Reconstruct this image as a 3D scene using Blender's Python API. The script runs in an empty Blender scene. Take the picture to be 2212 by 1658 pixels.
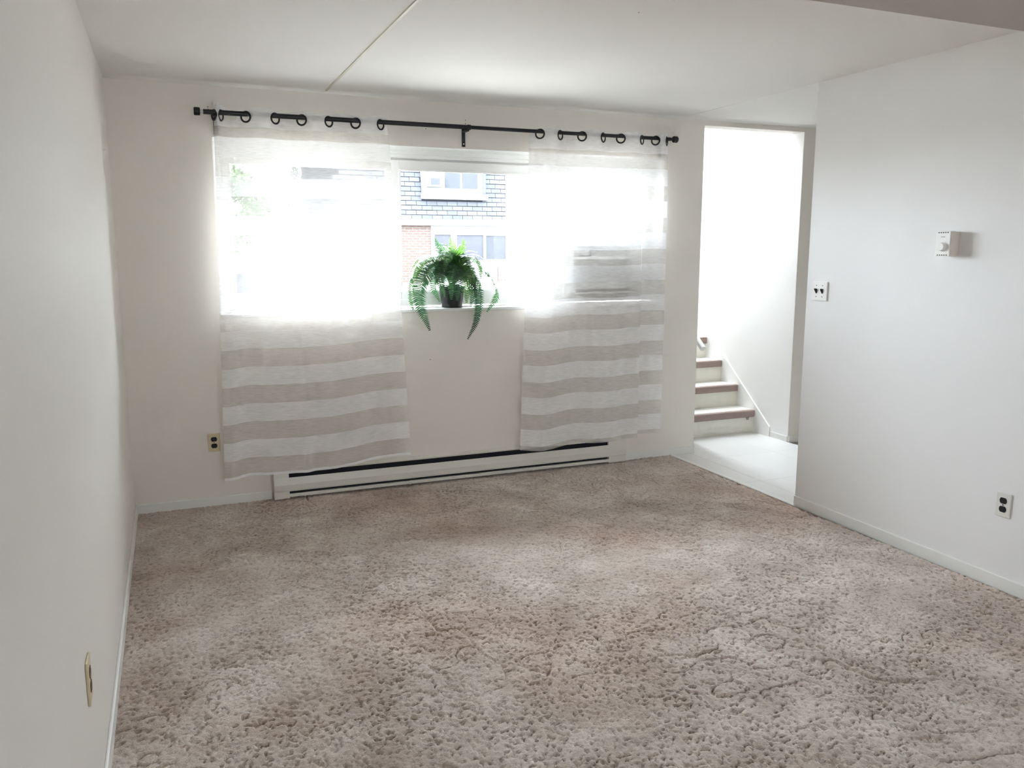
import bpy, bmesh, math, random
import numpy as np
from mathutils import Vector, Matrix

random.seed(7)
rng = np.random.default_rng(11)
SC = bpy.context.scene
COL = SC.collection

# ------------------------------------------------------------------ camera
CAM_H = 1.497
cd = bpy.data.cameras.new('camera')
cd.sensor_fit = 'HORIZONTAL'; cd.sensor_width = 36.0
cd.lens = 36.0 * 1779.14 / 2212.0
cd.clip_start = 0.02; cd.clip_end = 300
cam = bpy.data.objects.new('camera', cd); COL.objects.link(cam)
cam.location = (0, 0, CAM_H)
cam.rotation_mode = 'XYZ'
cam.rotation_euler = (math.radians(90 - 9.287), 0, math.radians(-22.506))
SC.camera = cam

# ------------------------------------------------------------------ light
SKY = 32.0
EXPOSURE = 0.52
wd = bpy.data.worlds.new('overcast_sky'); SC.world = wd; wd.use_nodes = True
wn = wd.node_tree.nodes; bg = wn['Background']
bg.inputs[0].default_value = (0.82, 0.893, 1.0, 1); bg.inputs[1].default_value = SKY
SC.view_settings.view_transform = 'Standard'; SC.view_settings.look = 'None'
SC.view_settings.exposure = EXPOSURE; SC.view_settings.gamma = 1
SC.view_settings.use_curve_mapping = False
cy = SC.cycles
cy.max_bounces = 9; cy.diffuse_bounces = 6; cy.glossy_bounces = 4
cy.transmission_bounces = 8; cy.transparent_max_bounces = 16
cy.sample_clamp_indirect = 12.0
cy.use_adaptive_sampling = True; cy.adaptive_threshold = 0.13; cy.adaptive_min_samples = 22
cy.caustics_reflective = False; cy.caustics_refractive = False

def portal(name, loc, sx, sy, rot):
    # sky-light portals sit in the window openings: they only steer sampling of the sky, they give no light of their own
    l = bpy.data.lights.new(name, 'AREA'); l.shape = 'RECTANGLE'; l.size = sx; l.size_y = sy
    l.cycles.is_portal = True
    o = bpy.data.objects.new(name, l); COL.objects.link(o); o.location = loc; o.rotation_euler = rot
portal('daylight_front_window', (1.75, 5.32, 1.62), 2.9, 0.95, (math.radians(-90), 0, 0))
portal('daylight_entry_door', (4.1, 8.47, 2.2), 0.68, 1.9, (math.radians(-90), 0, 0))
portal('daylight_roof_fill', (4.1, 7.1, 3.38), 0.6, 2.36, (0, 0, 0))
portal('daylight_rear_fill', (1.6, -2.32, 1.5), 0.8, 0.8, (math.radians(90), 0, 0))

# room dimensions (metres). X right, Y away from camera, Z up
D = 5.035          # inner face of window wall
XL = -0.253        # left wall
XR = 3.369         # right wall
YR = 3.727         # end of right wall, hall beyond
CH = 2.40
WT = 0.30          # thickness of window wall
YB = -2.3          # back wall behind camera
W0, W1, WZ0, WZ1 = 0.27, 3.235, 1.12, 2.12     # window opening
D0, D1, DZ = 3.555, 4.445, 2.357               # doorway to the stairs
YF = 5.235         # inner face of window frame
SY1 = 8.5          # end of stairwell
HX = 5.4           # hall end
GZ = 0.6           # outside ground level

# ------------------------------------------------------------------ materials
MATS = {}
def new_mat(name):
    m = bpy.data.materials.new(name); m.use_nodes = True
    nt = m.node_tree; nt.nodes.clear()
    out = nt.nodes.new('ShaderNodeOutputMaterial')
    MATS[name] = m
    return m, nt, out

def surf(name, col, rough=0.6, var=0.04, scale=6.0, bump=0.0, bscale=200.0, spec=0.3, metal=0.0, rand=0.0, col2=None):
    """plain painted / moulded surface: base colour with slight procedural mottling and fine relief"""
    m, nt, out = new_mat(name)
    b = nt.nodes.new('ShaderNodeBsdfPrincipled')
    b.inputs['Roughness'].default_value = rough
    b.inputs['Metallic'].default_value = metal
    b.inputs['Specular IOR Level'].default_value = spec
    tc = nt.nodes.new('ShaderNodeTexCoord')
    nz = nt.nodes.new('ShaderNodeTexNoise'); nz.inputs['Scale'].default_value = scale; nz.inputs['Detail'].default_value = 4
    nt.links.new(tc.outputs['Object'], nz.inputs['Vector'])
    mx = nt.nodes.new('ShaderNodeMix'); mx.data_type = 'RGBA'
    a = tuple(max(0, c * (1 - var)) for c in col)
    c2 = col2 if col2 else tuple(min(1, c * (1 + var)) for c in col)
    mx.inputs[6].default_value = (*a, 1); mx.inputs[7].default_value = (*c2, 1)
    nt.links.new(nz.outputs['Fac'], mx.inputs[0])
    csock = mx.outputs[2]
    if rand:
        oi = nt.nodes.new('ShaderNodeObjectInfo')
        mr = nt.nodes.new('ShaderNodeMapRange'); mr.inputs[3].default_value = 1 - rand; mr.inputs[4].default_value = 1 + rand
        nt.links.new(oi.outputs['Random'], mr.inputs[0])
        hv = nt.nodes.new('ShaderNodeHueSaturation'); nt.links.new(mr.outputs[0], hv.inputs['Value'])
        nt.links.new(csock, hv.inputs['Color']); csock = hv.outputs[0]
    nt.links.new(csock, b.inputs['Base Color'])
    if bump:
        n2 = nt.nodes.new('ShaderNodeTexNoise'); n2.inputs['Scale'].default_value = bscale; n2.inputs['Detail'].default_value = 2
        nt.links.new(tc.outputs['Object'], n2.inputs['Vector'])
        bp = nt.nodes.new('ShaderNodeBump'); bp.inputs['Strength'].default_value = bump; bp.inputs['Distance'].default_value = 0.002
        nt.links.new(n2.outputs['Fac'], bp.inputs['Height']); nt.links.new(bp.outputs[0], b.inputs['Normal'])
    nt.links.new(b.outputs[0], out.inputs[0])
    return m

wall_m = surf('wall_paint', (0.805, 0.765, 0.715), 0.55, 0.012, 1.5, 0.12, 160, 0.25)
wallF_m = surf('window_wall_paint', (0.805, 0.752, 0.688), 0.55, 0.012, 1.5, 0.12, 160, 0.25)
wallR_m = surf('wall_paint_hall_side', (0.80, 0.78, 0.765), 0.5, 0.012, 1.5, 0.12, 160, 0.3)
ceil_m = surf('ceiling_paint', (0.81, 0.785, 0.76), 0.7, 0.01, 1.2, 0.15, 120, 0.15)
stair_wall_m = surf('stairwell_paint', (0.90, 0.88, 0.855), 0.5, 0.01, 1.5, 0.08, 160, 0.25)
trim_m = surf('trim_paint', (0.80, 0.78, 0.74), 0.4, 0.02, 8, 0.0, 1, 0.35)
vinyl_m = surf('vinyl_tile', (0.72, 0.70, 0.675), 0.28, 0.03, 3, 0.05, 60, 0.4, rand=0.012)
seam_m = surf('seam_filler', (0.42, 0.40, 0.36), 0.8)
upvc_m = surf('window_vinyl', (0.80, 0.785, 0.765), 0.35, 0.015, 8, 0, 1, 0.35)
black_m = surf('black_metal', (0.012, 0.012, 0.014), 0.38, 0.1, 30, 0, 1, 0.4)
clear_m = surf('pale_plastic', (0.62, 0.6, 0.56), 0.25, 0.05, 40)
heater_m = surf('heater_enamel', (0.74, 0.705, 0.64), 0.35, 0.02, 10, 0, 1, 0.35)
dark_m = surf('dark_void', (0.012, 0.012, 0.016), 0.7, 0.1, 30)
almond_m = surf('almond_plastic', (0.66, 0.55, 0.36), 0.35, 0.03, 20)
pale_plate_m = surf('pale_plate', (0.72, 0.70, 0.64), 0.35, 0.02, 20)
socket_m = surf('socket_black', (0.015, 0.014, 0.016), 0.35, 0.1, 40)
brown_socket_m = surf('socket_brown', (0.10, 0.05, 0.025), 0.35, 0.1, 40)
therm_m = surf('thermostat_white', (0.82, 0.80, 0.76), 0.4, 0.015, 20)
thermside_m = surf('thermostat_cream', (0.72, 0.66, 0.58), 0.5, 0.05, 60)
nosing_m = surf('nosing_rubber', (0.33, 0.245, 0.215), 0.55, 0.12, 25, 0.2, 90)
riser_m = surf('riser_paint', (0.80, 0.77, 0.68), 0.45, 0.05, 18, 0.1, 90)
tread_m = surf('tread_vinyl', (0.82, 0.80, 0.74), 0.4, 0.04, 14)
ac_m = surf('ac_plastic', (0.62, 0.62, 0.60), 0.45, 0.03, 12)
acd_m = surf('ac_dark', (0.10, 0.10, 0.105), 0.5, 0.1, 20)
pot_m = surf('pot_black', (0.012, 0.013, 0.014), 0.22, 0.1, 20, 0, 1, 0.5)
soil_m = surf('potting_moss', (0.03, 0.035, 0.02), 0.9, 0.3, 60)
shingle_m = surf('shingle', (0.041, 0.042, 0.047), 0.8, 0.10, 20, 0, 1, 0.1, rand=0.12)
roofdeck_m = surf('roof_underlay', (0.013, 0.014, 0.017), 0.9, 0.1, 4)
bwhite_m = surf('facade_white', (0.109, 0.109, 0.109), 0.6, 0.03, 3)
bglass_m = surf('far_window_glass', (0.034, 0.034, 0.039), 0.15, 0.2, 2, 0, 1, 0.5)
blind_m = surf('far_blinds', (0.032, 0.033, 0.037), 0.6, 0.12, 9)
grass_m = surf('lawn_grass', (0.36, 0.335, 0.295), 0.9, 0.12, 2.0)
path_m = surf('concrete_path', (0.42, 0.415, 0.40), 0.85, 0.06, 4)
stucco_m = surf('stairwell_stucco', (0.62, 0.61, 0.60), 0.8, 0.03, 6, 0.2, 60)
obrick_m = surf('orange_red_brick', (0.092, 0.050, 0.041), 0.85, 0.15, 25, rand=0.15)
box_m = surf('utility_grey', (0.054, 0.054, 0.059), 0.6, 0.05, 5)
bark_m = surf('bark', (0.066, 0.060, 0.052), 0.9, 0.25, 30)
pole_m = surf('pole_wood', (0.10, 0.09, 0.085), 0.9, 0.2, 20)
leaf_m = surf('tree_leaf', (0.058, 0.081, 0.044), 0.7, 0.3, 1.5)
needle_m = surf('conifer_needle', (0.053, 0.060, 0.053), 0.8, 0.3, 2)

def glass_mat(name, tint):
    m, nt, out = new_mat(name)
    tr = nt.nodes.new('ShaderNodeBsdfTransparent'); tr.inputs[0].default_value = (*tint, 1)
    gl = nt.nodes.new('ShaderNodeBsdfGlossy'); gl.inputs['Roughness'].default_value = 0.02
    fr = nt.nodes.new('ShaderNodeFresnel'); fr.inputs[0].default_value = 1.3
    ms = nt.nodes.new('ShaderNodeMixShader')
    nt.links.new(fr.outputs[0], ms.inputs[0]); nt.links.new(tr.outputs[0], ms.inputs[1]); nt.links.new(gl.outputs[0], ms.inputs[2])
    nt.links.new(ms.outputs[0], out.inputs[0])
    return m
for _n in ('shingle', 'roof_underlay', 'facade_white', 'far_window_glass', 'far_blinds', 'lawn_grass', 'concrete_path', 'stairwell_stucco', 'orange_red_brick', 'utility_grey', 'bark', 'pole_wood', 'tree_leaf', 'conifer_needle'):
    for _x in MATS[_n].node_tree.nodes:      # weathered, matt outdoor surfaces
        if _x.type == 'BSDF_PRINCIPLED': _x.inputs['Specular IOR Level'].default_value = 0.0; _x.inputs['Roughness'].default_value = 1.0
glass_m = glass_mat('window_glass', (0.95, 0.97, 0.96))

def brick_wall_mat():
    m, nt, out = new_mat('far_brick')
    b = nt.nodes.new('ShaderNodeBsdfPrincipled'); b.inputs['Roughness'].default_value = 1.0; b.inputs['Specular IOR Level'].default_value = 0.0
    tc = nt.nodes.new('ShaderNodeTexCoord')
    sp = nt.nodes.new('ShaderNodeSeparateXYZ'); cb = nt.nodes.new('ShaderNodeCombineXYZ')
    nt.links.new(tc.outputs['Object'], sp.inputs[0]); nt.links.new(sp.outputs[0], cb.inputs[0]); nt.links.new(sp.outputs[2], cb.inputs[1])
    br = nt.nodes.new('ShaderNodeTexBrick'); br.inputs['Scale'].default_value = 1.0
    br.inputs['Color1'].default_value = (0.055, 0.038, 0.033, 1); br.inputs['Color2'].default_value = (0.047, 0.034, 0.030, 1)
    br.inputs['Mortar'].default_value = (0.065, 0.060, 0.057, 1)
    br.inputs['Brick Width'].default_value = 0.21; br.inputs['Row Height'].default_value = 0.067; br.inputs['Mortar Size'].default_value = 0.01
    nt.links.new(cb.outputs[0], br.inputs['Vector']); nt.links.new(br.outputs['Color'], b.inputs['Base Color'])
    bp = nt.nodes.new('ShaderNodeBump'); bp.inputs['Strength'].default_value = 0.4; bp.invert = True
    nt.links.new(br.outputs['Fac'], bp.inputs['Height']); nt.links.new(bp.outputs[0], b.inputs['Normal'])
    nt.links.new(b.outputs[0], out.inputs[0]); return m
far_brick_m = brick_wall_mat()

def carpet_mat():
    m, nt, out = new_mat('carpet_pile')
    N = nt.nodes.new; L = nt.links.new
    b = N('ShaderNodeBsdfPrincipled'); b.inputs['Roughness'].default_value = 0.95; b.inputs['Specular IOR Level'].default_value = 0.05
    b.inputs['Sheen Weight'].default_value = 0.5; b.inputs['Sheen Roughness'].default_value = 0.5
    tc = N('ShaderNodeTexCoord')
    n1 = N('ShaderNodeTexNoise'); n1.inputs['Scale'].default_value = 2.9; n1.inputs['Detail'].default_value = 6; n1.inputs['Roughness'].default_value = 0.6; n1.inputs['Distortion'].default_value = 0.4
    n2 = N('ShaderNodeTexNoise'); n2.inputs['Scale'].default_value = 90; n2.inputs['Detail'].default_value = 4; n2.inputs['Roughness'].default_value = 0.7
    n3 = N('ShaderNodeTexNoise'); n3.inputs['Scale'].default_value = 1.1; n3.inputs['Detail'].default_value = 3
    mp = N('ShaderNodeMapping'); mp.inputs['Location'].default_value = (7.3, 2.1, 0)
    for n in (n1, n2): L(tc.outputs['Object'], n.inputs['Vector'])
    L(tc.outputs['Object'], mp.inputs[0]); L(mp.outputs[0], n3.inputs['Vector'])
    r1 = N('ShaderNodeValToRGB'); e = r1.color_ramp.elements
    e[0].position = 0.33; e[0].color = (0.410, 0.315, 0.250, 1)
    e[1].position = 0.66; e[1].color = (0.675, 0.585, 0.505, 1)
    c = r1.color_ramp.elements.new(0.5); c.color = (0.545, 0.447, 0.372, 1)
    L(n1.outputs['Fac'], r1.inputs[0])
    # reddish worn patches
    r3 = N('ShaderNodeValToRGB'); r3.color_ramp.elements[0].position = 0.48; r3.color_ramp.elements[1].position = 0.68
    L(n3.outputs['Fac'], r3.inputs[0])
    mx = N('ShaderNodeMix'); mx.data_type = 'RGBA'; mx.blend_type = 'MULTIPLY'; mx.inputs[7].default_value = (0.92, 0.81, 0.76, 1)
    L(r3.outputs[0], mx.inputs[0]); L(r1.outputs[0], mx.inputs[6])
    r2 = N('ShaderNodeMapRange'); r2.inputs[1].default_value = 0.3; r2.inputs[2].default_value = 0.7; r2.inputs[3].default_value = 0.78; r2.inputs[4].default_value = 1.16
    L(n2.outputs['Fac'], r2.inputs[0])
    hv = N('ShaderNodeHueSaturation'); L(mx.outputs[2], hv.inputs['Color']); L(r2.outputs[0], hv.inputs['Value'])
    # darker yarn flecks, lying mostly across the room
    mpf = N('ShaderNodeMapping'); mpf.inputs['Scale'].default_value = (60, 120, 60); L(tc.outputs['Object'], mpf.inputs[0])
    nf = N('ShaderNodeTexNoise'); nf.inputs['Scale'].default_value = 1; nf.inputs['Detail'].default_value = 3; nf.inputs['Distortion'].default_value = 0.6; L(mpf.outputs[0], nf.inputs['Vector'])
    rf = N('ShaderNodeMapRange'); rf.inputs[1].default_value = 0.60; rf.inputs[2].default_value = 0.70; rf.inputs[3].default_value = 0; rf.inputs[4].default_value = 0.5; L(nf.outputs['Fac'], rf.inputs[0])
    mf = N('ShaderNodeMix'); mf.data_type = 'RGBA'; mf.inputs[7].default_value = (0.16, 0.10, 0.072, 1)
    L(rf.outputs[0], mf.inputs[0]); L(hv.outputs[0], mf.inputs[6])
    L(mf.outputs[2], b.inputs['Base Color'])
    n4 = N('ShaderNodeTexNoise'); n4.inputs['Scale'].default_value = 260; n4.inputs['Detail'].default_value = 3; L(tc.outputs['Object'], n4.inputs['Vector'])
    bp = N('ShaderNodeBump'); bp.inputs['Strength'].default_value = 0.6; bp.inputs['Distance'].default_value = 0.006
    L(n4.outputs['Fac'], bp.inputs['Height']); L(bp.outputs[0], b.inputs['Normal'])
    L(b.outputs[0], out.inputs[0]); return m
carpet_m = carpet_mat()

def curtain_mat(name, g0, pitch, gw, z_head, z_hem):
    """sheer striped voile; 'cloth_v' is the height on the unfolded cloth"""
    m, nt, out = new_mat(name)
    N = nt.nodes.new; L = nt.links.new
    at = N('ShaderNodeAttribute'); at.attribute_name = 'cloth_v'
    def math_(op, a, bv, clamp=False):
        n = N('ShaderNodeMath'); n.operation = op; n.use_clamp = clamp
        for i, x in enumerate((a, bv)):
            if x is None: continue
            if isinstance(x, (int, float)): n.inputs[i].default_value = x
            else: L(x, n.inputs[i])
        return n.outputs[0]
    v = at.outputs['Fac']
    fr = math_('FRACT', math_('DIVIDE', math_('SUBTRACT', v, g0), pitch), None)
    grey = math_('LESS_THAN', fr, gw)
    head = math_('GREATER_THAN', v, z_head)
    hem = math_('LESS_THAN', v, z_hem)
    tc = N('ShaderNodeTexCoord')
    mp = N('ShaderNodeMapping'); mp.inputs['Scale'].default_value = (25, 25, 420); L(tc.outputs['Object'], mp.inputs[0])
    w1 = N('ShaderNodeTexNoise'); w1.inputs['Scale'].default_value = 1; w1.inputs['Detail'].default_value = 0; L(mp.outputs[0], w1.inputs['Vector'])
    weave = math_('MULTIPLY', math_('SUBTRACT', w1.outputs['Fac'], 0.5), 0.26)
    # colour
    cm = N('ShaderNodeMix'); cm.data_type = 'RGBA'
    cm.inputs[6].default_value = (0.96, 0.95, 0.945, 1); cm.inputs[7].default_value = (0.74, 0.705, 0.665, 1)
    nothem = math_('SUBTRACT', 1.0, hem)
    gfac = math_('MULTIPLY', math_('MULTIPLY', grey, math_('SUBTRACT', 1.0, head)), nothem)
    L(gfac, cm.inputs[0])
    df = N('ShaderNodeBsdfDiffuse'); tl = N('ShaderNodeBsdfTranslucent')
    L(cm.outputs[2], df.inputs[0]); L(cm.outputs[2], tl.inputs[0])
    m1 = N('ShaderNodeMixShader'); m1.inputs[0].default_value = 0.17
    L(df.outputs[0], m1.inputs[1]); L(tl.outputs[0], m1.inputs[2])
    tr = N('ShaderNodeBsdfTransparent'); tr.inputs[0].default_value = (1, 1, 1, 1)
    # opacity: white bands are the denser ones
    op = math_('ADD', math_('SUBTRACT', 0.68, math_('MULTIPLY', gfac, 0.13)), weave)
    op = math_('ADD', op, math_('MULTIPLY', hem, 0.25), True)
    m2 = N('ShaderNodeMixShader'); L(op, m2.inputs[0]); L(tr.outputs[0], m2.inputs[1]); L(m1.outputs[0], m2.inputs[2])
    L(m2.outputs[0], out.inputs[0]); return m

def frond_mat():
    m, nt, out = new_mat('fern_leaf')
    N = nt.nodes.new; L = nt.links.new
    oi = N('ShaderNodeObjectInfo'); rp = N('ShaderNodeValToRGB'); e = rp.color_ramp.elements
    e[0].color = (0.010, 0.042, 0.030, 1); e[1].color = (0.16, 0.33, 0.045, 1)
    c = e.new(0.55); c.color = (0.050, 0.145, 0.035, 1)
    at = N('ShaderNodeAttribute'); at.attribute_name = 'light_green'
    tc = N('ShaderNodeTexCoord'); nz = N('ShaderNodeTexNoise'); nz.inputs['Scale'].default_value = 25; L(tc.outputs['Object'], nz.inputs['Vector'])
    ad = N('ShaderNodeMath'); ad.operation = 'MULTIPLY_ADD'; ad.inputs[1].default_value = 0.35; L(nz.outputs['Fac'], ad.inputs[0]); L(at.outputs['Fac'], ad.inputs[2])
    L(ad.outputs[0], rp.inputs[0])
    df = N('ShaderNodeBsdfPrincipled'); df.inputs['Roughness'].default_value = 0.3; df.inputs['Specular IOR Level'].default_value = 0.75
    L(rp.outputs[0], df.inputs['Base Color'])
    tl = N('ShaderNodeBsdfTranslucent'); hv = N('ShaderNodeHueSaturation'); hv.inputs['Value'].default_value = 1.25; L(rp.outputs[0], hv.inputs['Color']); L(hv.outputs[0], tl.inputs[0])
    ms = N('ShaderNodeMixShader'); ms.inputs[0].default_value = 0.34
    L(df.outputs[0], ms.inputs[1]); L(tl.outputs[0], ms.inputs[2]); L(ms.outputs[0], out.inputs[0]); return m
fern_m = frond_mat()

# ------------------------------------------------------------------ mesh helpers
class MB:
    def __init__(s): s.v = []; s.f = []
    def quad_strip(s, rings, closed=True):
        """rings: list of equally long vertex loops"""
        n = len(rings[0]); base = len(s.v)
        for r in rings: s.v += [tuple(p) for p in r]
        for i in range(len(rings) - 1):
            for k in range(n if closed else n - 1):
                a = base + i * n + k; b = base + i * n + (k + 1) % n
                s.f.append((a, b, b + n, a + n))
        return base
    def box(s, x0, x1, y0, y1, z0, z1):
        b = len(s.v)
        s.v += [(x0, y0, z0), (x1, y0, z0), (x1, y1, z0), (x0, y1, z0), (x0, y0, z1), (x1, y0, z1), (x1, y1, z1), (x0, y1, z1)]
        s.f += [(b, b+3, b+2, b+1), (b+4, b+5, b+6, b+7), (b, b+1, b+5, b+4), (b+1, b+2, b+6, b+5), (b+2, b+3, b+7, b+6), (b+3, b, b+4, b+7)]
        return s
    def prism(s, prof, axis, a, bb):
        """extrude a closed 2-D profile along 'x' (profile = y,z), 'y' (x,z) or 'z' (x,y)"""
        def P(p, t): return {'x': (t, p[0], p[1]), 'y': (p[0], t, p[1]), 'z': (p[0], p[1], t)}[axis]
        n = len(prof); b = len(s.v)
        s.v += [P(p, a) for p in prof] + [P(p, bb) for p in prof]
        for k in range(n): s.f.append((b + k, b + (k+1) % n, b + n + (k+1) % n, b + n + k))
        s.f.append(tuple(b + k for k in range(n))[::-1]); s.f.append(tuple(b + n + k for k in range(n)))
        return s
    def tube(s, p0, p1, r, n=12, r1=None, caps=True):
        p0, p1 = Vector(p0), Vector(p1); t = (p1 - p0).normalized()
        u = t.orthogonal().normalized(); w = t.cross(u); r1 = r if r1 is None else r1
        A = [p0 + (u * math.cos(2*math.pi*k/n) + w * math.sin(2*math.pi*k/n)) * r for k in range(n)]
        B = [p1 + (u * math.cos(2*math.pi*k/n) + w * math.sin(2*math.pi*k/n)) * r1 for k in range(n)]
        b = s.quad_strip([A, B])
        if caps:
            s.f.append(tuple(b + k for k in range(n))[::-1]); s.f.append(tuple(b + n + k for k in range(n)))
        return s
    def lathe(s, c, prof, n=24, axis='z'):
        """prof: list of (radius, height) about centre c"""
        rings = []
        for r, h in prof:
            ring = []
            for k in range(n):
                a = 2*math.pi*k/n; x, y = r*math.cos(a), r*math.sin(a)
                if axis == 'z': ring.append((c[0]+x, c[1]+y, c[2]+h))
                elif axis == 'x': ring.append((c[0]+h, c[1]+x, c[2]+y))
                else: ring.append((c[0]+x, c[1]+h, c[2]+y))
            rings.append(ring)
        s.quad_strip(rings); return s
    def mesh(s, name, mat, smooth=False, bevel=0.0, segs=2):
        me = bpy.data.meshes.new(name); me.from_pydata(s.v, [], s.f); me.validate()
        bm = bmesh.new(); bm.from_mesh(me)
        bmesh.ops.recalc_face_normals(bm, faces=bm.faces)
        if bevel:
            es = [e for e in bm.edges if len(e.link_faces) == 2 and e.calc_face_angle(0) > 0.6]
            bmesh.ops.bevel(bm, geom=es, offset=bevel, segments=segs, affect='EDGES', profile=0.6, clamp_overlap=True)
        bm.to_mesh(me); bm.free()
        if smooth:
            for p in me.polygons: p.use_smooth = True
        me.materials.append(mat)
        return me

def link(name, me, parent=None):
    o = bpy.data.objects.new(name, me); COL.objects.link(o)
    if parent is not None: attach(o, parent)
    return o
def world_loc(o):
    v = Vector((0, 0, 0))
    while o is not None: v += o.location; o = o.parent
    return v
def attach(o, parent):
    """parts are modelled in world coordinates; parents are only ever translated"""
    o.parent = parent
    o.matrix_parent_inverse = Matrix.Translation(-world_loc(parent)) if parent.type == 'EMPTY' and parent.parent is None else Matrix.Identity(4)
def part(name, mb, mat, parent, smooth=False, bevel=0.0, segs=2, label=None):
    o = link(name, mb.mesh(name, mat, smooth, bevel, segs), parent)
    if label: o['label'] = label
    return o
def thing(name, label, cat, loc=(0, 0, 0), group=None):
    o = bpy.data.objects.new(name, None); COL.objects.link(o); o.location = loc
    o.empty_display_size = 0.05
    o['label'] = label; o['category'] = cat
    if group: o['group'] = group
    return o
def tag(o, label, cat, group=None):
    o['label'] = label; o['category'] = cat
    if group: o['group'] = group
    return o
def struct(name, mb, mat, label=None, bevel=0.0, smooth=False):
    o = link(name, mb.mesh(name, mat, smooth, bevel)); o['kind'] = 'structure'
    if label: o['label'] = label
    return o
def auto_smooth(o, ang=0.6):
    me = o.data
    for p in me.polygons: p.use_smooth = True
    bm = bmesh.new(); bm.from_mesh(me)
    for e in bm.edges:
        if len(e.link_faces) == 2 and e.calc_face_angle(0) > ang: e.smooth = False
    bm.to_mesh(me); bm.free()

# ================================================================== STRUCTURE
# --- window wall with window opening and doorway
b = MB(); Y0, Y1 = D, D + WT
b.box(XL - 0.12, W0, Y0, Y1, -0.1, CH + 0.1)
b.box(W0, W1, Y0, Y1, -0.1, WZ0)
b.box(W0, W1, Y0, Y1, WZ1, CH + 0.1)
b.box(W1, D0, Y0, Y1, -0.1, CH + 0.1)
b.box(D0, D1, Y0, Y0 + 0.12, DZ, CH + 0.1)
b.box(D1, HX, Y0, Y0 + 0.12, -0.1, CH + 0.1)
wall_far = struct('wall_far', b, wallF_m, 'off-white wall with the wide window and the doorway to the stairs')
# --- left wall
wall_left = struct('wall_left', MB().box(XL - 0.12, XL, YB - 0.12, D, -0.1, CH + 0.1), wall_m, 'plain off-white wall on the left')
# --- right wall (ends before the hall), hall walls
wall_right = struct('wall_right', MB().box(XR, XR + 0.12, YB - 0.12, YR, -0.1, CH + 0.1), wallR_m, 'plain white wall on the right with thermostat and switch')
b = MB(); b.box(XR + 0.12, HX, YR - 0.12, YR, -0.1, CH + 0.1); b.box(HX, HX + 0.12, YR - 0.12, D + 0.12, -0.1, CH + 0.1)
wall_hall = struct('wall_hall', b, wallR_m, 'white walls closing the hall behind the right wall')
# --- back wall behind the camera, with an added fill window
RX0, RX1, RZ0, RZ1 = 1.2, 2.0, 1.1, 1.9
b = MB()
b.box(XL, RX0, YB - 0.12, YB, -0.1, CH + 0.1); b.box(RX1, XR, YB - 0.12, YB, -0.1, CH + 0.1)
b.box(RX0, RX1, YB - 0.12, YB, -0.1, RZ0); b.box(RX0, RX1, YB - 0.12, YB, RZ1, CH + 0.1)
wall_back = struct('wall_back', b, wall_m, 'off-white wall behind the camera')
# --- ceiling with a soft cove along the window wall
b = MB(); b.box(XL - 0.12, HX + 0.12, YB - 0.12, D - 0.07, CH, CH + 0.12); b.box(XL - 0.12, HX + 0.12, D - 0.07, D + 0.001, CH + 0.001, CH + 0.12)
ceiling = struct('ceiling', b, ceil_m, 'smooth white painted ceiling')
b = MB(); prof = [(D + 0.0005, CH + 0.05), (D + 0.0005, CH - 0.010)]
for k in range(9):
    t = k / 8; prof.append((D - 0.012 - t * 0.075, CH - 0.010 + 0.0105 * (1 - (1 - t) ** 2)))
prof.append((D - 0.087, CH + 0.05))
b.prism(prof, 'x', XL, HX)
cove = struct('trim_1', b, ceil_m, 'slightly bowed ceiling edge above the window wall')
# --- dropped soffit over the near end of the room
struct('ceiling_soffit', MB().box(XL, XR, YB, 1.99, 2.2, CH + 0.02), surf('soffit_taupe', (0.47, 0.42, 0.385), 0.7, 0.02, 2, 0.15, 120), 'dropped ceiling soffit at the top right near the camera', bevel=0.004)  # even taupe colour, darker than the ceiling
# --- ceiling joint strips
b = MB(); b.prism([(0.900, CH + 0.001), (0.9025, CH - 0.004), (0.9145, CH - 0.004), (0.917, CH + 0.001)], 'y', 2.0, D - 0.03)
struct('trim_2', b, surf('joint_strip', (0.60, 0.56, 0.46), 0.5), 'thin joint strip running across the ceiling')
b = MB(); b.prism([(XR - 0.003, CH + 0.001), (XR - 0.002, CH - 0.002), (XR + 0.002, CH - 0.002), (XR + 0.003, CH + 0.001)], 'y', YR, D - 0.03)
struct('trim_3', b, trim_m, 'faint ceiling joint line in front of the doorway')
# --- floors
floor = struct('floor', MB().box(XL - 0.12, HX + 0.12, YB - 0.12, D + WT, -0.12, -0.02), seam_m, 'floor slab under carpet and vinyl')

# carpet: real pile relief, fine where the camera can see it
def value_noise(nx, ny, lx, ly, cell, seed):
    r = np.random.default_rng(seed)
    gx, gy = int(lx / cell) + 3, int(ly / cell) + 3
    g = r.random((gx, gy))
    X = np.linspace(0, lx / cell, nx); Y = np.linspace(0, ly / cell, ny)
    xi = X.astype(int); yi = Y.astype(int); fx = (X - xi)[:, None]; fy = (Y - yi)[None, :]
    fx = fx*fx*(3-2*fx); fy = fy*fy*(3-2*fy)
    a = g[np.ix_(xi, yi)]; b_ = g[np.ix_(xi+1, yi)]; c = g[np.ix_(xi, yi+1)]; d = g[np.ix_(xi+1, yi+1)]
    return (a*(1-fx)+b_*fx)*(1-fy) + (c*(1-fx)+d*fx)*fy
CX0, CX1, CY0, CY1 = XL, 3.335, 0.95, D
nx, ny = 760, 840
lx, ly = CX1 - CX0, CY1 - CY0
t1 = value_noise(nx, ny, lx, ly, 0.0115, 1); t2 = value_noise(nx, ny, lx, ly, 0.0068, 2)
gaps = np.clip((0.42 - (0.65*t1 + 0.35*t2)) / 0.22, 0, 1)          # dips between tufts
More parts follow.
